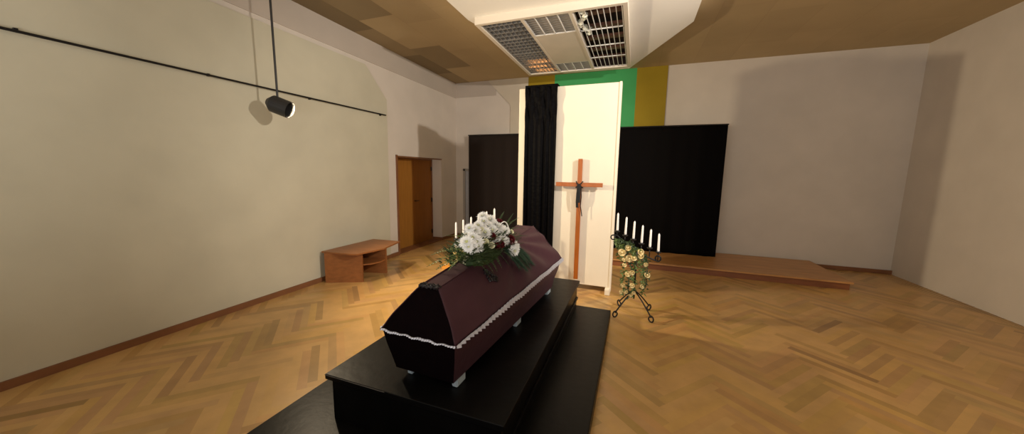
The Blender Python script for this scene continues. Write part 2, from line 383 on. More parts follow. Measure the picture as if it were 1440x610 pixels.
# ================================================================ CURTAINS
def curtain(bm, x0, x1, y, z0, z1, folds, amp, thick=0.006, seed=1, nz=24, gather=0.0):
    r = random.Random(seed); n = folds * 10
    ph = [r.uniform(0, 6.28) for _ in range(6)]
    def off(u, v):
        a = amp * (0.5 + 0.5 * v) if gather == 0 else amp
        s = math.sin(u * folds * 2 * PI + ph[0] + 0.5 * math.sin(u * 11 + ph[1]))
        return a * (s * 0.7 + 0.4 * math.sin(u * folds * 0.7 * 2 * PI + ph[2]) + 0.15 * math.sin(v * 7 + u * 20 + ph[3]))
    g = [[bm.verts.new((x0 + (x1 - x0) * i / n, y + off(i / n, 1 - j / nz), z0 + (z1 - z0) * j / nz)) for i in range(n + 1)] for j in range(nz + 1)]
    h = [[bm.verts.new(v.co + Vector((0, thick, 0))) for v in row] for row in g]
    for j in range(nz):
        for i in range(n):
            bm.faces.new((g[j][i], g[j][i + 1], g[j + 1][i + 1], g[j + 1][i])); bm.faces.new((h[j][i], h[j + 1][i], h[j + 1][i + 1], h[j][i + 1]))
    for j in range(nz):
        bm.faces.new((g[j][0], g[j + 1][0], h[j + 1][0], h[j][0])); bm.faces.new((g[j][n], h[j][n], h[j + 1][n], g[j + 1][n]))
    for i in range(n):
        bm.faces.new((g[0][i], h[0][i], h[0][i + 1], g[0][i + 1])); bm.faces.new((g[nz][i], g[nz][i + 1], h[nz][i + 1], h[nz][i]))

def hung_curtain(x0, x1, y, z0, z1, folds, amp, label, seed, m):
    t = thing('black_curtain', label, 'curtain', ((x0 + x1) / 2, y, 0)); L0 = t.location.copy()
    bm = BM(); curtain(bm, x0 - L0.x, x1 - L0.x, 0, z0, z1, folds, amp, seed=seed); link('cloth', bm, m, t, smooth=True)
    bm = BM(); tube(bm, [(x0 - L0.x - .01, 0.004, z1 + .012), (x1 - L0.x + .01, 0.004, z1 + .012)], 0.012, 8); link('curtain_rail', bm, m_iron, t)
    for x in (x0 + .05, x1 - .05):
        bm = BM(); box(bm, (x - L0.x - .015, .045, z0 - .008), (x - L0.x + .015, .075, z1 + .02)); box(bm, (x - L0.x - .015, 0, z1), (x - L0.x + .015, .06, z1 + .02)); link('post', bm, m_iron, t)
hung_curtain(-3.97, -1.4, 7.62, 0.01, 2.585, 9, 0.022, 'black curtain left of the cream panel, next to the grey door', 4, m_curt)
hung_curtain(-0.75, 1.55, 7.28, 0.135, 2.625, 9, 0.015, 'black curtain right of the cream panel, under the green and yellow wall', 9, m_curt2)

# ================================================================ CREAM PANEL, DRAPE, CROSS
PX0, PX1, PY = -1.665, -0.245, 4.80
pn = thing('standing_panel', 'tall cream free-standing panel with wooden cross behind the coffin', 'panel', ((PX0 + PX1) / 2, PY + .05, 0)); P0 = pn.location.copy()
bm = BM(); box(bm, Vector((PX0, PY, 0.085)) - P0, Vector((PX1, PY + .10, 2.905)) - P0, 0.006); link('board', bm, m_panel, pn)
bm = BM(); box(bm, Vector((PX1 - .02, PY - .012, 0.03)) - P0, Vector((PX1 + .012, PY + .11, 2.91)) - P0, 0.004); link('edge_post', bm, m_panel, pn)
for x in (PX0 + .04, PX1 - .03):
    bm = BM(); box(bm, Vector((x - .035, PY - .10, 0.001)) - P0, Vector((x + .035, PY + .26, 0.085)) - P0, 0.008); link('foot', bm, m_panel, pn)
# black velvet drape
bm = BM(); curtain(bm, -1.555, -1.085, PY - .050, 0.12, 2.915, 6, 0.024, seed=5, nz=40)
r5 = random.Random(5)
for v in bm.verts:
    z = v.co.z
    if z > 2.2: v.co.y += 0.012 * math.sin((z * 6 + v.co.x * 14) * 3.0) * min(1, (z - 2.2) / .3)
for a in range(1):
    x0, x1 = -1.555, -1.085
    prism(bm, [(x0, PY - .06, 2.90), (x0, PY - .06, 2.93), (x0, PY + .115, 2.93), (x0, PY + .115, 2.5), (x0, PY + .105, 2.5), (x0, PY + .105, 2.912), (x0, PY - .05, 2.912)], (x1 - x0, 0, 0))
link('velvet_drape', bm, m_velv, smooth=False, label='narrow black crushed velvet drape hung over the cream panel', cat='drape')
# cross
cr = thing('wooden_cross', 'tall thin orange-brown wooden cross hung on the cream panel', 'cross', (-0.73, PY, 1.5)); K0 = cr.location.copy()
bm = BM(); box(bm, Vector((-.76, PY - .055, 0.17)) - K0, Vector((-.70, PY - .02, 1.90)) - K0, 0.004); link('upright', bm, m_cross, cr)
bm = BM(); box(bm, Vector((-1.06, PY - .085, 1.515)) - K0, Vector((-.41, PY - .055, 1.572)) - K0, 0.004)
link('crossbar', bm, m_cross, cr)
for z in (1.75, .4):
    bm = BM(); box(bm, Vector((-.745, PY - .02, z)) - K0, Vector((-.715, PY - .001, z + .03)) - K0); link('bracket', bm, m_iron, cr)
# black ribbon tied round the crossing
bm = BM()
def strip(bm, pts, wv, th=0.004):
    wv = Vector(wv); L = []
    for p in pts:
        p = Vector(p); L.append([bm.verts.new(p - wv), bm.verts.new(p + wv), bm.verts.new(p + wv + Vector((0, th, 0))), bm.verts.new(p - wv + Vector((0, th, 0)))])
    for a, b in zip(L, L[1:]):
        for k in range(4): bm.faces.new((a[k], a[(k + 1) % 4], b[(k + 1) % 4], b[k]))
    bm.faces.new(L[0]); bm.faces.new(L[-1][::-1])
tube(bm, [(-.775 , PY - .05, 1.50), (-.75, PY - .092, 1.53), (-.70, PY - .092, 1.56), (-.685, PY - .05, 1.585)], 0.010, 6)
tube(bm, [(-.685, PY - .05, 1.50), (-.71, PY - .094, 1.53), (-.76, PY - .094, 1.56), (-.775, PY - .05, 1.585)], 0.010, 6)
strip(bm, [(-.735, PY - .10, 1.53), (-.745, PY - .095, 1.42), (-.750, PY - .085, 1.30), (-.746, PY - .075, 1.22)], (.017, 0, 0))
strip(bm, [(-.72, PY - .105, 1.53), (-.715, PY - .10, 1.40), (-.722, PY - .09, 1.29)], (.015, 0, 0))
strip(bm, [(-.70, PY - .10, 1.52), (-.69, PY - .09, 1.38), (-.70, PY - .08, 1.25), (-.675, PY - .07, 1.10)], (.006, 0, 0))
link('mourning_ribbon', bm, m_ribb, label='black ribbon tied round the middle of the wooden cross', cat='ribbon')

# ================================================================ CATAFALQUE
ct = thing('catafalque', 'black two-step platform carrying the coffin', 'platform', (-1.17, 2.6, 0)); T0 = ct.location.copy()
def tp(name, bxs, m, bev=0.004, **k):
    bm = BM()
    for a, b in bxs: box(bm, Vector(a) - T0, Vector(b) - T0, bev)
    return link(name, bm, m, ct, **k)
tp('lower_step', [((-2.12, 0.35, 0.001), (-0.175, 3.94, 0.105))], m_black, 0.005)
tp('upper_block', [((-1.735, 1.46, 0.105), (-0.575, 3.905, 0.385))], m_black, 0.004)
tp('top_slab', [((-1.765, 1.435, 0.385), (-0.55, 3.93, 0.42))], m_black, 0.004)
tp('ledge_strip', [((-0.575, 1.46, 0.20), (-0.56, 3.905, 0.225))], m_black, 0.002)
tp('edge_strip', [((-1.765, 1.4335, 0.413), (-1.30, 1.4355, 0.4165))], m_edge, 0.0, label='worn edge strip with pale highlight')

# ================================================================ COFFIN
ax0 = Vector((-1.137, 1.535, 0)); ax1 = Vector((-1.060, 3.49, 0)); L_C = (ax1 - ax0).length
cang = math.atan2((ax1 - ax0).y, (ax1 - ax0).x) - PI / 2
cof = thing('coffin', 'maroon cloth-covered coffin with silver pleated ribbon on the black platform', 'coffin', (ax0.x, ax0.y, 0.42), cang)
# local: y along the coffin (0 near foot end .. L), x across
ZB = 0.05
def rim(t, k):    # half width and height of the seam
    return (0.258 + (0.365 - 0.258) * t, 0.318 + 0.045 * t)
bm = BM()
NL = 24
def loft(bm, rings, cap0=True, cap1=True):
    V = [[bm.verts.new(p) for p in r] for r in rings]
    n = len(V[0])
    for a, b in zip(V, V[1:]):
        for k in range(n): bm.faces.new((a[k], a[(k + 1) % n], b[(k + 1) % n], b[k]))
    if cap0: bm.faces.new(V[0][::-1])
    if cap1: bm.faces.new(V[-1])
# box: horizontal rings, bottom -> seam
def rect(hw0, hw1, y0, y1, z0, z1, n=14):
    P = []
    for i in range(n): t = i / n; P.append((-hw0 + 2 * hw0 * t, y0, z0))
    for i in range(n): t = i / n; P.append((hw0 + (hw1 - hw0) * t, y0 + (y1 - y0) * t, z0 + (z1 - z0) * t))
    for i in range(n): t = i / n; P.append((hw1 - 2 * hw1 * t, y1, z1))
    for i in range(n): t = i / n; P.append((-hw1 + (-hw0 + hw1) * t, y1 + (y0 - y1) * t, z1 + (z0 - z1) * t))
    return P
Lc = L_C
loft(bm, [rect(.210, .285, .055, Lc - .05, ZB, ZB), rect(.226, .305, .038, Lc - .035, ZB + .085, ZB + .1), rect(.243, .335, .018, Lc - .018, ZB + .17, ZB + .19), rect(.256, .362, 0, Lc, .318, .36)])
cb = link('coffin_box', bm, m_coff, cof)
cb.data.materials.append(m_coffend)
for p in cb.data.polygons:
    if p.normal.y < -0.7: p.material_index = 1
# lid
bm = BM()
h0, h1 = (0.052, 0.070)
NY, NS = 60, 26
rims = lambda t: (0.262 + (0.370 - 0.262) * t, 0.322 + 0.042 * t)
rdg = lambda t: (0.064 + (0.086 - 0.064) * t, 0.583 + 0.135 * t)
y_r = lambda t: -0.004 + (Lc + .008) * t
y_t = lambda t: 0.125 + (Lc - .26) * t
def lidpt(t, s, side):     # s=0 seam, 1 ridge
    (w0, z0), (w1, z1) = rims(t), rdg(t)
    bul = 0.010 * math.sin(PI * s)
    x = side * (w0 + (w1 - w0) * s); y = y_r(t) + (y_t(t) - y_r(t)) * s; z = z0 + (z1 - z0) * s
    n = Vector((side * 0.83, 0, 0.55))
    # cloth folds fanning out from the ridge near the spray
    dy, dx = (t - 0.62), (1.08 - s) * 0.5
    a = math.atan2(dx, dy); rr_ = math.hypot(dx, dy)
    f = math.sin(a * 15 + 1.0 * math.sin(3 * s)) * 0.012 * max(0, min(1, (rr_ - .06) * 5)) * (1 - s) ** 0.25 * min(1, s * 5) * (1 if t > 0.5 else max(0.18, 1 - (0.5 - t) * 5))
    f += 0.0015 * math.sin(t * 17 + s * 5) * min(1, s * 4) * (1 - s)
    return Vector((x, y, z)) + n * (bul + f)
grid = {}
for side in (1, -1):
    for i in range(NY + 1):
        for j in range(NS + 1):
            grid[side, i, j] = bm.verts.new(lidpt(i / NY, j / NS, side))
    for i in range(NY):
        for j in range(NS):
            bm.faces.new([grid[side, i, j], grid[side, i + 1, j], grid[side, i + 1, j + 1], grid[side, i, j + 1]])
for i in range(NY):
    bm.faces.new([grid[1, i, NS], grid[1, i + 1, NS], grid[-1, i + 1, NS], grid[-1, i, NS]])
endf = []
for i in (0, NY):
    for j in range(NS):
        endf.append(bm.faces.new([grid[1, i, j], grid[1, i, j + 1], grid[-1, i, j + 1], grid[-1, i, j]]))
bot = [grid[1, i, 0] for i in range(NY + 1)] + [grid[-1, i, 0] for i in range(NY, -1, -1)]
bm.faces.new(bot)
bm.normal_update()
ld = link('lid', bm, m_coff, cof)
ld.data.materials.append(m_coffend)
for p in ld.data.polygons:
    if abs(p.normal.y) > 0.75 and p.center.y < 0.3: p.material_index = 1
    elif abs(p.normal.z) < 0.8 and abs(p.normal.x) > 0.3: p.use_smooth = True
# welt piping along the ridges and corners of the lid
bm = BM()
for s in (1, -1):
    tube(bm, [Vector((s * rdg(t)[0], y_t(t), rdg(t)[1] + .002)) for t in [i / 20 for i in range(21)]], 0.0045, 6)
    for t in (0, 1): tube(bm, [lidpt(t, k / 10, s) for k in range(11)], 0.0035, 6)
link('piping', bm, m_coff, ld, smooth=True)
# black ruched trim across the top at the foot end
bm = BM(); rq = random.Random(8)
for row in range(3):
    pts = []
    for i in range(40):
        t = i / 39; pts.append((-0.068 + .136 * t, 0.112 + row * .016 + .006 * math.sin(i * 1.9 + row), 0.588 + .008 * math.sin(i * 2.6 + row * 2) + row * .001))
    tube(bm, pts, 0.006, 5)
link('ruched_trim', bm, m_lace, ld, label='black ruched trim')
# silver pleated ribbon round the seam
def pleats(name, pts_fn, n, hgt, amp, drop, parent):
    bm = BM(); A = []
    for i in range(n + 1):
        t = i / n; p, nrm = pts_fn(t); z = amp * (1 if i % 2 else 0.0)
        h = hgt(t) * (0.85 + 0.2 * rq.random()) * (1.12 if i % 2 else 0.8)
        wv = drop * math.sin(t * 31) * math.sin(t * 9 + 1)
        q = p + nrm * (0.006 + z)
        A.append((bm.verts.new(q + Vector((0, 0, h / 2 + wv))), bm.verts.new(q + Vector((0, 0, -h / 2 + wv)) + nrm * .003), bm.verts.new(p + nrm * .002 + Vector((0, 0, h / 2 + wv))), bm.verts.new(p + nrm * .001 + Vector((0, 0, -h / 2 + wv)))))
    for a, b in zip(A, A[1:]):
        bm.faces.new((a[0], a[1], b[1], b[0])); bm.faces.new((a[0], b[0], b[2], a[2])); bm.faces.new((a[1], a[3], b[3], b[1]))
    return link(name, bm, m_silver, parent)
sd = lambda s: (lambda t: (Vector((s * (0.266 + .108 * t), -0.004 + (Lc + .008) * t, 0.318 + 0.044 * t)), Vector((s, -.05, 0)).normalized()))
pleats('silver_ribbon', sd(1), 90, lambda t: 0.013 + 0.022 * min(1, max(0, t - .05) * 4), 0.015, 0.004, ld)
pleats('silver_ribbon', sd(-1), 150, lambda t: 0.018 + 0.024 * min(1, max(0, t - .05) * 3), 0.009, 0.004, ld)
pleats('silver_ribbon', lambda t: (Vector((-0.266 + .532 * t, -0.004, 0.318)), Vector((0, -1, 0))), 60, lambda t: 0.009 + .003 * math.sin(t * 13), 0.005, 0.006, ld)
pleats('silver_ribbon', lambda t: (Vector((-0.372 + .744 * t, Lc + .004, 0.362)), Vector((0, 1, 0))), 60, lambda t: 0.03, 0.008, 0.004, ld)
# pale block feet
for yy, hw in ((0.14, .195), (1.02, .228), (1.84, .258)):
    for s in (1, -1):
        bm = BM(); x = s * (hw if s > 0 else hw - .06)
        V = box(bm, (x - .02, yy - .05, 0.0), (x + .02, yy + .05, ZB + .002), 0.0)
        bmesh.ops.bevel(bm, geom=list(bm.edges), offset=0.006, segments=2, affect='EDGES')
        link('foot', bm, m_foot, cb, label='pale block foot')
# black lace bow on the side of the lid
bm = BM()
def onlid(t, s, out=0.006): return lidpt(t, s, 1) + Vector((.83, 0, .55)) * out
for a, b, c in (((.285, .80), (.290, .60), .0), ((.297, .80), (.335, .60), 0), ((.285, .62), (.345, .52), 0), ((.288, .58), (.340, .47), 0), ((.30, .72), (.330, .58), 0), ((.287, .70), (.285, .55), 0), ((.31, .66), (.345, .55), 0)):
    pts = []
    for i in range(15):
        u = i / 14; pts.append(onlid(a[0] + (b[0] - a[0]) * u + .004 * math.sin(u * 16), a[1] + (b[1] - a[1]) * u + .012 * math.sin(u * 20), .008 + .005 * math.sin(u * 13)))
    tube(bm, pts, 0.0075, 5)
link('lace_bow', bm, m_lace, ld, label='black lace bow')

# ================================================================ FLOWERS
def petal(bm, base, dirv, up, ln, wd, curl, n=4):
    side = dirv.cross(up).normalized(); prev = None
    for i in range(n + 1):
        t = i / n; c = base + dirv * ln * t + up * curl * t * t
        w_ = wd * math.sin(PI * (0.15 + 0.80 * t)) * 0.5
        a, b = bm.verts.new(c - side * w_ + up * .15 * w_), bm.verts.new(c + side * w_ + up * .15 * w_)
        if prev: bm.faces.new((prev[0], prev[1], b, a))
        prev = (a, b)
def mum_mesh(seed):
    r = random.Random(seed); bm = BM()
    for layer in range(6):
        el = math.radians(-14 + layer * 16); n = 26 - layer * 3
        for k in range(n):
            a = 2 * PI * (k + .5 * (layer % 2)) / n + r.uniform(-.08, .08); e = el + r.uniform(-.1, .1)
            dv = Vector((math.cos(a) * math.cos(e), math.sin(a) * math.cos(e), math.sin(e)))
            up = Vector((-math.cos(a) * math.sin(e), -math.sin(a) * math.sin(e), math.cos(e)))
            petal(bm, dv * .08, dv, up, (1.0 - .07 * layer) * r.uniform(.80, 1.08), .19, 0.12)
    me = bpy.data.meshes.new('chrysanthemum'); bm.to_mesh(me); bm.free(); me.materials.append(m_mum)
    return me
def rose_mesh(seed, m, name):
    r = random.Random(seed); bm = BM()
    for ring, (n, rad, h, open_) in enumerate(((3, .22, 1.0, .05), (4, .42, .95, .15), (5, .62, .80, .32), (6, .78, .6, .55))):
        for k in range(n):
            a0 = 2 * PI * k / n + ring * .7; span = 2 * PI / n * .72; G = []
            for i in range(6):
                row = []
                for j in range(5):
                    u = -1 + 2 * i / 5; v = j / 4; a = a0 + span * u * (0.75 + .25 * math.sin(v * PI))
                    rr_ = rad * (0.35 + .65 * math.sin(v * PI * .55)) + open_ * v ** 3 * .6 + .03 * r.random()
                    z = h * v * (1 - .18 * u * u) * .95 - .25
                    row.append(bm.verts.new((rr_ * math.cos(a), rr_ * math.sin(a), z)))
                G.append(row)
            for i in range(5):
                for j in range(4): bm.faces.new((G[i][j], G[i + 1][j], G[i + 1][j + 1], G[i][j + 1]))
    bmesh.ops.create_icosphere(bm, subdivisions=2, radius=.36, matrix=Matrix.Translation((0, 0, .36)))
    me = bpy.data.meshes.new(name); bm.to_mesh(me); bm.free(); me.materials.append(m)
    for p in me.polygons: p.use_smooth = True
    return me
MUM = [mum_mesh(s) for s in (1, 2, 3)]
RED = [rose_mesh(s, m_red, 'red_rose') for s in (1, 2)]
BUD = [rose_mesh(5, m_bud, 'ivory_bud')]
CREAM = [rose_mesh(s, m_rose, 'cream_rose') for s in (7, 8)]
hb = BM(); bmesh.ops.create_icosphere(hb, subdivisions=2, radius=.20); me_h = bpy.data.meshes.new('flower_heart'); hb.to_mesh(me_h); hb.free(); me_h.materials.append(m_mumc)

def bloom(name, me, pos, r, face, parent, P, heart=False, label=None):
    o = bpy.data.objects.new(name, me); C.objects.link(o); o.parent = parent
    o.location = Vector(pos) - P; o.scale = (r, r, r)
    f = Vector(face).normalized(); o.rotation_mode = 'QUATERNION'
    o.rotation_quaternion = f.to_track_quat('Z', 'Y') @ Matrix.Rotation(R.uniform(0, 6.28), 3, 'Z').to_quaternion()
    if label: o['label'] = label
    if heart:
        h = bpy.data.objects.new('flower_heart', me_h); C.objects.link(h); h.parent = o; h.location = (0, 0, .28)
    return o

def leaflet(bm, p, d, n, ln, wd):
    s = d.cross(n).normalized(); th = n * 0.0008
    P_ = [p, p + d * ln * .35 + s * wd * .5, p + d * ln, p + d * ln * .35 - s * wd * .5]
    mid = p + d * ln * .5 + n * wd * -.15
    top = [bm.verts.new(q + th) for q in P_]; m_ = bm.verts.new(mid + th)
    for a, b in zip(top, top[1:] + top[:1]): bm.faces.new((a, b, m_))
def frond(bm, p0, p1, sag, ln, n=14, wd=0.012, up=Vector((0, 0, 1)), r=None):
    p0, p1 = Vector(p0), Vector(p1); pts = []
    for i in range(n + 1):
        t = i / n; pts.append(p0.lerp(p1, t) + Vector((0, 0, sag * math.sin(PI * t))))
    tube(bm, pts, [0.0022 * (1 - .6 * i / n) for i in range(n + 1)], 4)
    for i in range(1, n + 1):
        d = (pts[i] - pts[i - 1]).normalized(); s = d.cross(up).normalized(); u2 = s.cross(d)
        l_ = ln * math.sin(PI * (.15 + .8 * i / n))
        for sg in (1, -1):
            dd = (d * .55 + s * sg + u2 * (r.uniform(-.2, .35) if r else 0)).normalized()
            leaflet(bm, pts[i], dd, u2, l_, wd)
def sprig(bm, p0, p1, sag, nl, n, r):
    p0, p1 = Vector(p0), Vector(p1); pts = [p0.lerp(p1, i / 8) + Vector((0, 0, sag * math.sin(PI * i / 8))) for i in range(9)]
    tube(bm, pts, 0.003, 5)
    for k in range(n):
        t = k / n; i = min(int(t * 8), 7); p = pts[i].lerp(pts[i + 1], t * 8 - i); d = (pts[i + 1] - pts[i]).normalized()
        a = r.uniform(0, 6.28); u = d.orthogonal().normalized(); v = d.cross(u)
        dd = (d * 1.0 + (u * math.cos(a) + v * math.sin(a)) * .75).normalized()
        q = p + dd * nl * r.uniform(.7, 1.1); w_ = d.cross(dd).normalized() * .0011
        a_, b_, c_ = bm.verts.new(p + w_), bm.verts.new(p - w_), bm.verts.new(q)
        bm.faces.new((a_, b_, c_))

MUMS = [ (-1.033, 1.955, 1.231, 0.040), (-1.042, 2.062, 1.241, 0.037), (-1.020, 2.083, 1.208, 0.041), (-1.012, 1.993, 1.193, 0.038), (-1.003, 2.066, 1.179, 0.033), (-1.016, 1.946, 1.203, 0.031), (-1.080, 2.087, 1.301, 0.032), (-1.064, 2.148, 1.278, 0.035), (-1.075, 2.220, 1.302, 0.035), (-1.100, 2.347, 1.355, 0.035), (-1.077, 2.312, 1.315, 0.041), (-1.066, 2.414, 1.318, 0.042), (-1.035, 2.248, 1.244, 0.044), (-1.025, 2.357, 1.247, 0.044), (-1.013, 2.459, 1.252, 0.046), (-0.983, 2.500, 1.218, 0.047), (-0.992, 2.351, 1.196, 0.044), (-0.963, 2.415, 1.167, 0.042), (-0.947, 2.459, 1.156, 0.033), (-0.891, 2.522, 1.095, 0.040), (-0.883, 2.485, 1.072, 0.040), (-1.052, 2.349, 1.285, 0.032), (-0.974, 2.559, 1.224, 0.022), (-1.039, 2.446, 1.286, 0.028), (-1.170, 2.120, 1.170, 0.040), (-1.180, 2.240, 1.210, 0.042), (-1.190, 2.370, 1.220, 0.043), (-1.180, 2.500, 1.180, 0.042), (-1.160, 2.620, 1.150, 0.038), (-1.130, 2.440, 1.270, 0.040), (-1.120, 2.580, 1.220, 0.038) ]
REDS = [ (-1.034, 2.509, 1.295, 0.025), (-1.008, 2.303, 1.211, 0.027), (-0.934, 2.511, 1.152, 0.035), (-0.954, 2.369, 1.144, 0.022), (-1.052, 2.091, 1.259, 0.015), (-0.962, 2.305, 1.143, 0.021), (-0.952, 2.516, 1.179, 0.022) ]
BUDS = [ (-1.007, 2.196, 1.193, 0.021), (-0.980, 2.240, 1.160, 0.021), (-0.952, 2.601, 1.207, 0.016), (-1.059, 2.217, 1.276, 0.021) ]
SP = Vector((-1.08, 2.35, 1.05))
sp = thing('funeral_spray', 'spray of white chrysanthemums, red roses and greenery lying on the coffin lid', 'flower arrangement', SP)
eye = Vector((0, -0.2, 1.9)); axis = Vector((-1.09, 2.35, 1.10))
def face_of(p):
    p = Vector(p); c = Vector((axis.x, p.y * .7 + axis.y * .3, axis.z))
    return (p - c).normalized() * .8 + (eye - p).normalized() * .7 + Vector((R.uniform(-.2, .2), R.uniform(-.2, .2), R.uniform(-.1, .2)))
for i, (x, y, z, r) in enumerate(MUMS): bloom('chrysanthemum', MUM[i % 3], (x, y, z), r * 1.28, face_of((x, y, z)), sp, SP, heart=True)
for i, (x, y, z, r) in enumerate(REDS): bloom('red_rose', RED[i % 2], (x + .01, y - .012, z), r * 1.15, face_of((x, y, z)), sp, SP, label='dark red rose')
for i, (x, y, z, r) in enumerate(BUDS): bloom('ivory_bud', BUD[0], (x + .01, y - .015, z), r * 1.1, face_of((x, y, z)), sp, SP, label='ivory rosebud')
# mound of dark leaves under the blooms
rl = random.Random(21)
bm = BM()
for k in range(900):
    t = rl.random(); c = Vector((-1.085 + .05 * t, 1.93 + .80 * t, 1.06 + .03 * t)); a = rl.uniform(0, 6.28); h = rl.random()
    rx = .13 + .04 * math.sin(PI * t); p = c + Vector((math.cos(a) * rx * rl.uniform(.3, 1), math.sin(a) * .10 * rl.random(), h * .17 * math.sin(PI * (.2 + .7 * t))))
    if p.z < 1.03: p.z = 1.03 + .03 * rl.random()
    d = Vector((math.cos(a), math.sin(a), rl.uniform(-.1, .9))).normalized()
    leaflet(bm, p - SP, d, Vector((0, 0, 1)), rl.uniform(.035, .07), rl.uniform(.015, .028))
link('leaf_mound', bm, m_leaf, sp, kind='stuff')
bm = BM(); lathe(bm, [(.03, -.045), (.085, -.04), (.10, 0), (.085, .07), (.04, .11)], (0, 0, 0), 16)
for v in bm.verts: v.co.y *= 3.2
link('foam_base', bm, m_leaf, sp)
def fr(m, *a, **k):
    bm = BM(); frond(bm, Vector(a[0]) - SP, Vector(a[1]) - SP, *a[2:], r=rl, **k); return link('fern_frond', bm, m, sp)
for a in (((-1.06, 2.02, 1.16), (-1.30, 1.92, 1.12), .02, .035), ((-1.06, 2.02, 1.14), (-1.24, 1.80, 1.08), .02, .035), ((-1.06, 2.0, 1.13), (-1.17, 1.80, 1.07), .02, .03), ((-1.06, 2.05, 1.12), (-1.34, 2.04, 1.12), .03, .035), ((-1.05, 2.1, 1.2), (-1.30, 2.14, 1.22), .02, .03),
          ((-1.05, 1.98, 1.12), (-1.12, 1.86, 1.05), .02, .03), ((-1.05, 2.0, 1.10), (-1.22, 1.88, 1.04), .02, .035)):
    fr(m_fern, *a)
for a in (((-1.0, 2.5, 1.2), (-0.98, 2.72, 1.345), .01, .014), ((-1.0, 2.5, 1.2), (-0.95, 2.78, 1.30), .02, .018), ((-1.0, 2.6, 1.2), (-0.90, 2.82, 1.20), .02, .022), ((-1.03, 2.45, 1.25), (-1.02, 2.60, 1.37), .01, .014), ((-.99, 2.6, 1.12), (-0.88, 2.84, 1.13), .02, .022)):
    fr(m_leaf, *a)
for k in range(8):
    b = Vector((-.99 + .012 * k, 2.02 + .07 * k, 1.085)); e = b + Vector((.07 + .012 * rl.random(), -.02 + .05 * rl.random(), -.07 - .03 * rl.random()))
    fr(m_leaf, b, e, .01, .018, n=7)
for k in range(16):
    a = Vector((-.985 + .015 * rl.random(), 2.42 + .014 * k, 1.10)); q = rl.random()
    b = Vector((-.845 + .03 * rl.random(), 2.50 + .021 * k + .04 * rl.random(), .87 + .12 * q)); b.x -= .10 * (b.z - .87) / .2
    bm = BM(); sprig(bm, a - SP + Vector((.02, 0, 0)), b - SP + Vector((.03, -.01, 0)), .015, .05, 260, rl); link('pine_sprig', bm, m_pine, sp)
# white satin band looping over the top of the spray
bm = BM(); pts = [(-.985 + .012 * math.sin(t * 3), 2.42 + .24 * t, 1.285 - .0 + .03 * math.sin(PI * min(1, t * 1.2)) - .12 * t * t) for t in [i / 16 for i in range(17)]]
tube(bm, [Vector(p) - SP for p in pts], .0045, 6); link('satin_loop', bm, m_mum, sp, label='white satin loop')

# ================================================================ CANDELABRA
def candelabrum(px, py, n_dir, ztop, label, size=1.0, fall=.043):
    """px,py: foot of the pole; bar falls by 0.042 for every candle towards n_dir"""
    t = thing('candelabrum', label, 'candle stand', (px, py, 0), 0, None); t.scale = (size,) * 3; feet_scale = 1.0
    sp_ = 0.094; X = [(-2.5 + i) * sp_ for i in range(6)]
    zc = [ztop / size - fall * i for i in range(6)]
    if n_dir < 0: X = X[::-1]
    sgn = 1 if n_dir > 0 else -1
    # slanting bar with scroll ends
    bm = BM(); pts = []
    za, zb = zc[0] - .055, zc[5] - .115
    for i in range(12):
        a = PI * 1.75 * (1 - i / 11); pts.append((X[0] - sgn * (.045 + .028 * math.sin(a) * (1 - .25 * (1 - i / 11))), 0, za - .028 + .028 * math.cos(a)))
    for i in range(11):
        u = i / 10; pts.append((X[0] + (X[5] - X[0]) * u, 0, za + (zb - za) * u - .035 * math.sin(PI * u)))
    for i in range(1, 15):
        a = PI * 1.8 * i / 14; pts.append((X[5] + sgn * (.036 * math.sin(a) * (1 - .3 * i / 14)), 0, zb + .036 - .036 * math.cos(a) * (1 - .2 * i / 14)))
    tube(bm, pts, .0085, 8); link('bar', bm, m_iron, t, smooth=True)
    zmid = lambda x: za + (zb - za) * ((x - X[0]) / (X[5] - X[0])) - .035 * math.sin(PI * (x - X[0]) / (X[5] - X[0]))
    bm = BM(); tube(bm, [(0, 0, .20), (0, 0, .5), (0, 0, zmid(0))], .011, 10); lathe(bm, [(.011, -.02), (.024, 0), (.011, .02)], (0, 0, .30), 12); lathe(bm, [(.011, -.02), (.02, 0), (.011, .02)], (0, 0, zmid(0) - .08), 12)
    link('pole', bm, m_iron, t, smooth=True)
    for x, y in ((-.20, -.19), (-.17, .20), (.19, .19), (.20, -.18)):
        dv = Vector((x, y, 0)) * feet_scale; u = dv.normalized(); D = dv.length
        bm = BM(); pts = []
        for i in range(9):
            q = i / 8; pts.append(u * (D * q) + Vector((0, 0, .30 - .235 * q ** 1.25)))
        cpt = u * (D - .005) + Vector((0, 0, .047))
        for i in range(16):
            a = PI * .45 - i / 15 * PI * 1.75; rr_ = .040 * (1 - .35 * i / 15)
            pts.append(cpt + u * (math.cos(a) * rr_ + .0) + Vector((0, 0, math.sin(a) * rr_)))
        tube(bm, pts, .0085, 8)
        lo_ = min(v.co.z for v in bm.verts)
        for v in bm.verts: v.co.z -= lo_ * max(0, 1 - v.co.z / .3)
        link('leg', bm, m_iron, t, smooth=True)
    for x, z in zip(X, zc):
        bm = BM(); tube(bm, [(x, 0, zmid(x)), (x, 0, z - .01)], .006, 6)
        lathe(bm, [(.008, -.012), (.026, -.006), (.033, .004), (.034, .008), (.014, .008), (.014, .012)], (x, 0, z - .008), 14)
        link('candle_cup', bm, m_iron, t, smooth=True)
    return t, [(px + x * size, py, (z + .005) * size) for x, z in zip(X, zc)]
bm = BM(); lathe(bm, [(.0125, 0), (.0135, .01), (.0122, .10), (.0108, .195), (.007, .209)], (0, 0, 0), 14)
tube(bm, [(0, 0, .209), (.001, 0, .218)], .0012, 5)
me_c = bpy.data.meshes.new('candle'); bm.to_mesh(me_c); bm.free(); me_c.materials.append(m_wax)
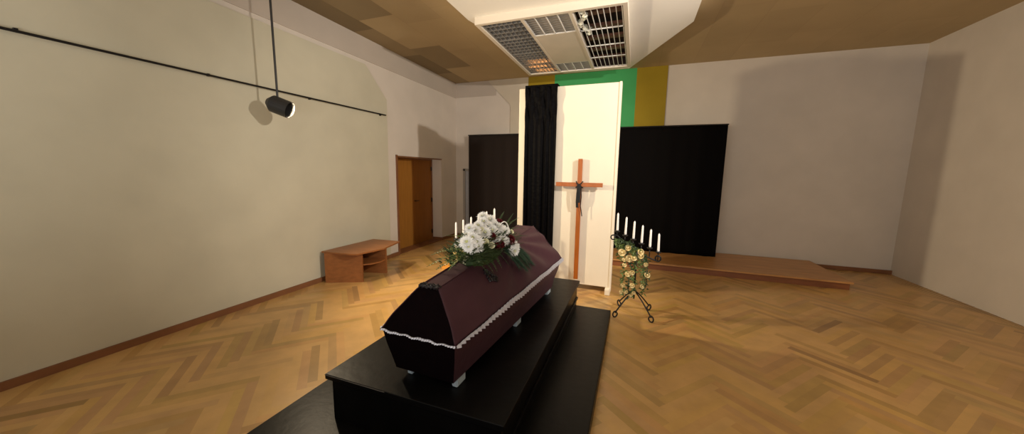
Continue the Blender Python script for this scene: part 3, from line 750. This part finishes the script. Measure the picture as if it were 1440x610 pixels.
for p in me_c.polygons: p.use_smooth = True
ordl = ['topmost', 'second from the top', 'third from the top', 'fourth from the top', 'fifth from the top', 'lowest']
def candles(spots, where, grp, size=1.0):
    for i, (x, y, z) in enumerate(spots):
        o = bpy.data.objects.new('taper_candle', me_c); C.objects.link(o); o.location = (x, y, z); o.scale = (size,) * 3
        o.rotation_euler = (R.uniform(-.015, .015), R.uniform(-.02, .02), 0)
        o['label'] = 'white taper candle, %s of six %s' % (ordl[i], where); o['category'] = 'candle'; o['group'] = grp
t1, s1 = candelabrum(0.072, 4.18, 1, 1.018, 'black wrought-iron candle stand right of the cream panel, scroll feet on parquet')
candles(s1, 'right of the cream panel', 'candles on the right stand')
t2, s2 = candelabrum(-2.12, 4.26, -1, 0.945, 'black wrought-iron candle stand left of the coffin, half hidden by the spray', 1.3, .036)
candles(s2, 'left of the coffin', 'candles on the left stand', 1.15)

def garland(name, label, origin, roses, strands, ytilt=0):
    O_ = Vector(origin); g = thing(name, label, 'flower arrangement', O_)
    for i, (x, z, r) in enumerate(roses):
        bloom('cream_rose', CREAM[i % 2], (x, origin[1] - .035, z), r * R.uniform(.9, 1.15), (R.uniform(-.5, .5), -1, R.uniform(-.1, .7)), g, O_)
    for pts in strands:
        bm = BM(); P_ = [Vector((x, origin[1] - .025 + rl.uniform(-.01, .01), z)) - O_ for x, z in pts]
        Q = []
        for a, b in zip(P_, P_[1:]):
            n = max(2, int((b - a).length / .03))
            Q += [a.lerp(b, i / n) for i in range(n)]
        Q.append(P_[-1]); tube(bm, Q, .003, 5)
        for q in Q:
            for k in range(4):
                a = rl.uniform(0, 6.28); d = Vector((math.cos(a), rl.uniform(-.7, .1), math.sin(a) * .8 - .2)).normalized()
                leaflet(bm, q + Vector((rl.uniform(-.015, .015), 0, 0)), d, Vector((0, -1, .1)).normalized(), rl.uniform(.03, .055), rl.uniform(.012, .022))
        link('leafy_strand', bm, m_fern if rl.random() < .6 else m_leaf, g)
    return g
garland('rose_garland', 'hanging garland of cream roses and leaves on the right candle stand', (0.072, 4.13, .9),
        [(-.024, .837, .034), (-.092, .775, .036), (-.064, .690, .024), (-.006, .712, .036), (.043, .722, .034), (.112, .800, .034), (.122, .752, .034), (-.057, .626, .026), (.034, .544, .028), (-.013, .520, .026), (.200, .533, .030), (.18, .655, .024), (-.06, .375, .026), (.045, .385, .028), (.155, .390, .024), (-.02, .30, .022), (.03, .265, .022), (-.075, .29, .02), (.065, .30, .02)],
        [[(-.15, .93), (-.09, .80), (-.06, .62), (-.07, .42), (-.05, .27)], [(-.08, .90), (-.02, .78), (.02, .60), (.0, .42), (.01, .24)], [(.0, .86), (.06, .74), (.05, .55), (.06, .38), (.05, .26)], [(.08, .84), (.14, .74), (.16, .58), (.155, .40), (.165, .30)], [(.13, .80), (.19, .66), (.205, .50), (.19, .36)], [(-.15, .93), (-.02, .90), (.10, .82), (.20, .70)], [(-.17, .92), (-.13, .82), (-.12, .70)], [(.0, .80), (.10, .70), (.11, .56)], [(-.10, .85), (.0, .82), (.06, .80)]])
garland('rose_garland', 'garland of cream roses and leaves on the left candle stand behind the coffin', (-2.105, 4.15, .7),
        [(-2.313, 0.627, 0.044), (-2.261, 0.544, 0.039), (-2.364, 0.518, 0.033), (-2.210, 0.672, 0.036), (-2.326, 0.415, 0.036), (-2.390, 0.338, 0.031), (-2.236, 0.389, 0.039), (-2.133, 0.518, 0.039), (-2.056, 0.646, 0.039), (-1.991, 0.762, 0.039), (-2.081, 0.312, 0.033)],
        [[(-2.390, 0.621), (-2.364, 0.467), (-2.390, 0.261)], [(-2.313, 0.672), (-2.287, 0.492), (-2.313, 0.287), (-2.287, 0.133)], [(-2.210, 0.724), (-2.210, 0.544), (-2.236, 0.287), (-2.210, 0.055)], [(-2.081, 0.775), (-2.107, 0.544), (-2.081, 0.222)], [(-1.953, 0.852), (-1.979, 0.672), (-1.953, 0.415)], [(-2.415, 0.646), (-2.184, 0.724), (-1.927, 0.865), (-1.824, 0.903)], [(-2.364, 0.621), (-2.415, 0.441), (-2.441, 0.312)]])

# ================================================================ LOW TABLE
tb = thing('coffee_table', 'low brown wooden table with a bowed middle shelf against the left wall', 'table', (-4.0, 4.15, 0)); B0 = tb.location.copy()
bm = BM(); prism(bm, [Vector(p) - B0 for p in ((-4.36, 3.62, .455), (-3.87, 3.67, .455), (-3.76, 3.70, .455), (-3.665, 4.15, .455), (-3.785, 4.70, .455), (-4.34, 4.66, .455))], (0, 0, .022))
link('tabletop', bm, m_bench, tb)
for (a, b) in (((-4.30, 3.62), (-3.815, 3.86)), ((-4.28, 4.22), (-3.80, 4.36))):
    dv = Vector((b[0] - a[0], b[1] - a[1], 0)).normalized(); nn = Vector((-dv.y, dv.x, 0)) * .02
    a3, b3 = Vector((a[0], a[1], .0)), Vector((b[0], b[1], .0))
    bm = BM(); prism(bm, [p - B0 for p in (a3 - nn, b3 - nn, b3 + nn, a3 + nn)], (0, 0, .455)); link('side_panel', bm, m_bench, tb)
bm = BM(); arc = [(-3.83, 3.88), (-3.74, 3.98), (-3.71, 4.12), (-3.74, 4.26), (-3.82, 4.34)]
prism(bm, [Vector((x, y, .25)) - B0 for x, y in [(-4.24, 3.70)] + arc + [(-4.24, 4.20)]], (0, 0, .018)); link('shelf', bm, m_bench, tb)
bm = BM(); prism(bm, [Vector(p) - B0 for p in ((-4.26, 3.68, .0), (-4.26, 4.22, .0), (-4.24, 4.22, .0), (-4.24, 3.68, .0))], (0, 0, .455)); link('back_panel', bm, m_bench, tb)

# small orange block on the floor, standing for an unidentified orange patch
bm = BM(); box(bm, (-.09, -.07, 0.001), (.10, .07, .10), 0.004); bx = link('orange_block', bm, m_box, label='small bright orange block on the parquet left of the coffin', cat='box', loc=(-3.02, 5.0, 0))
bx.rotation_euler.z = .3

# ================================================================ stage lamps (outside the photograph)
for P_, T_, lb in ((LEFT_P, LEFT_T, 'unseen black stage lamp hung from the ceiling near the left wall'), (RIGHT_P, RIGHT_T, 'unseen black stage lamp hung from the ceiling on the right side')):
    dv = (Vector(T_) - Vector(P_)).normalized(); q = dv.to_track_quat('Z', 'Y')
    s = thing('unseen_stage_lamp', lb, 'lamp', P_)
    bm = BM(); seg = 24; rings = []
    for r_, z_ in ((.045, -.16), (.10, -.10), (.10, .10), (.094, .10), (.094, -.09), (.04, -.15)):
        rings.append([bm.verts.new(q @ Vector((r_ * math.cos(2 * PI * k / seg), r_ * math.sin(2 * PI * k / seg), z_ - .08))) for k in range(seg)])
    for a, b in zip(rings, rings[1:]):
        for k in range(seg): bm.faces.new((a[k], a[(k + 1) % seg], b[(k + 1) % seg], b[k]))
    bm.faces.new(rings[0][::-1]); bm.faces.new(rings[-1])
    for v in bm.verts: pass
    link('housing', bm, m_can, s)
    up = -dv * .12
    bm = BM(); top = ZC - P_[2] - .004
    tube(bm, [up + Vector((0, 0, .09)), Vector((up.x, up.y, top))], .012, 8); lathe(bm, [(.05, -.015), (.05, 0)], (up.x, up.y, top), 16)
    link('hanger', bm, m_can, s)
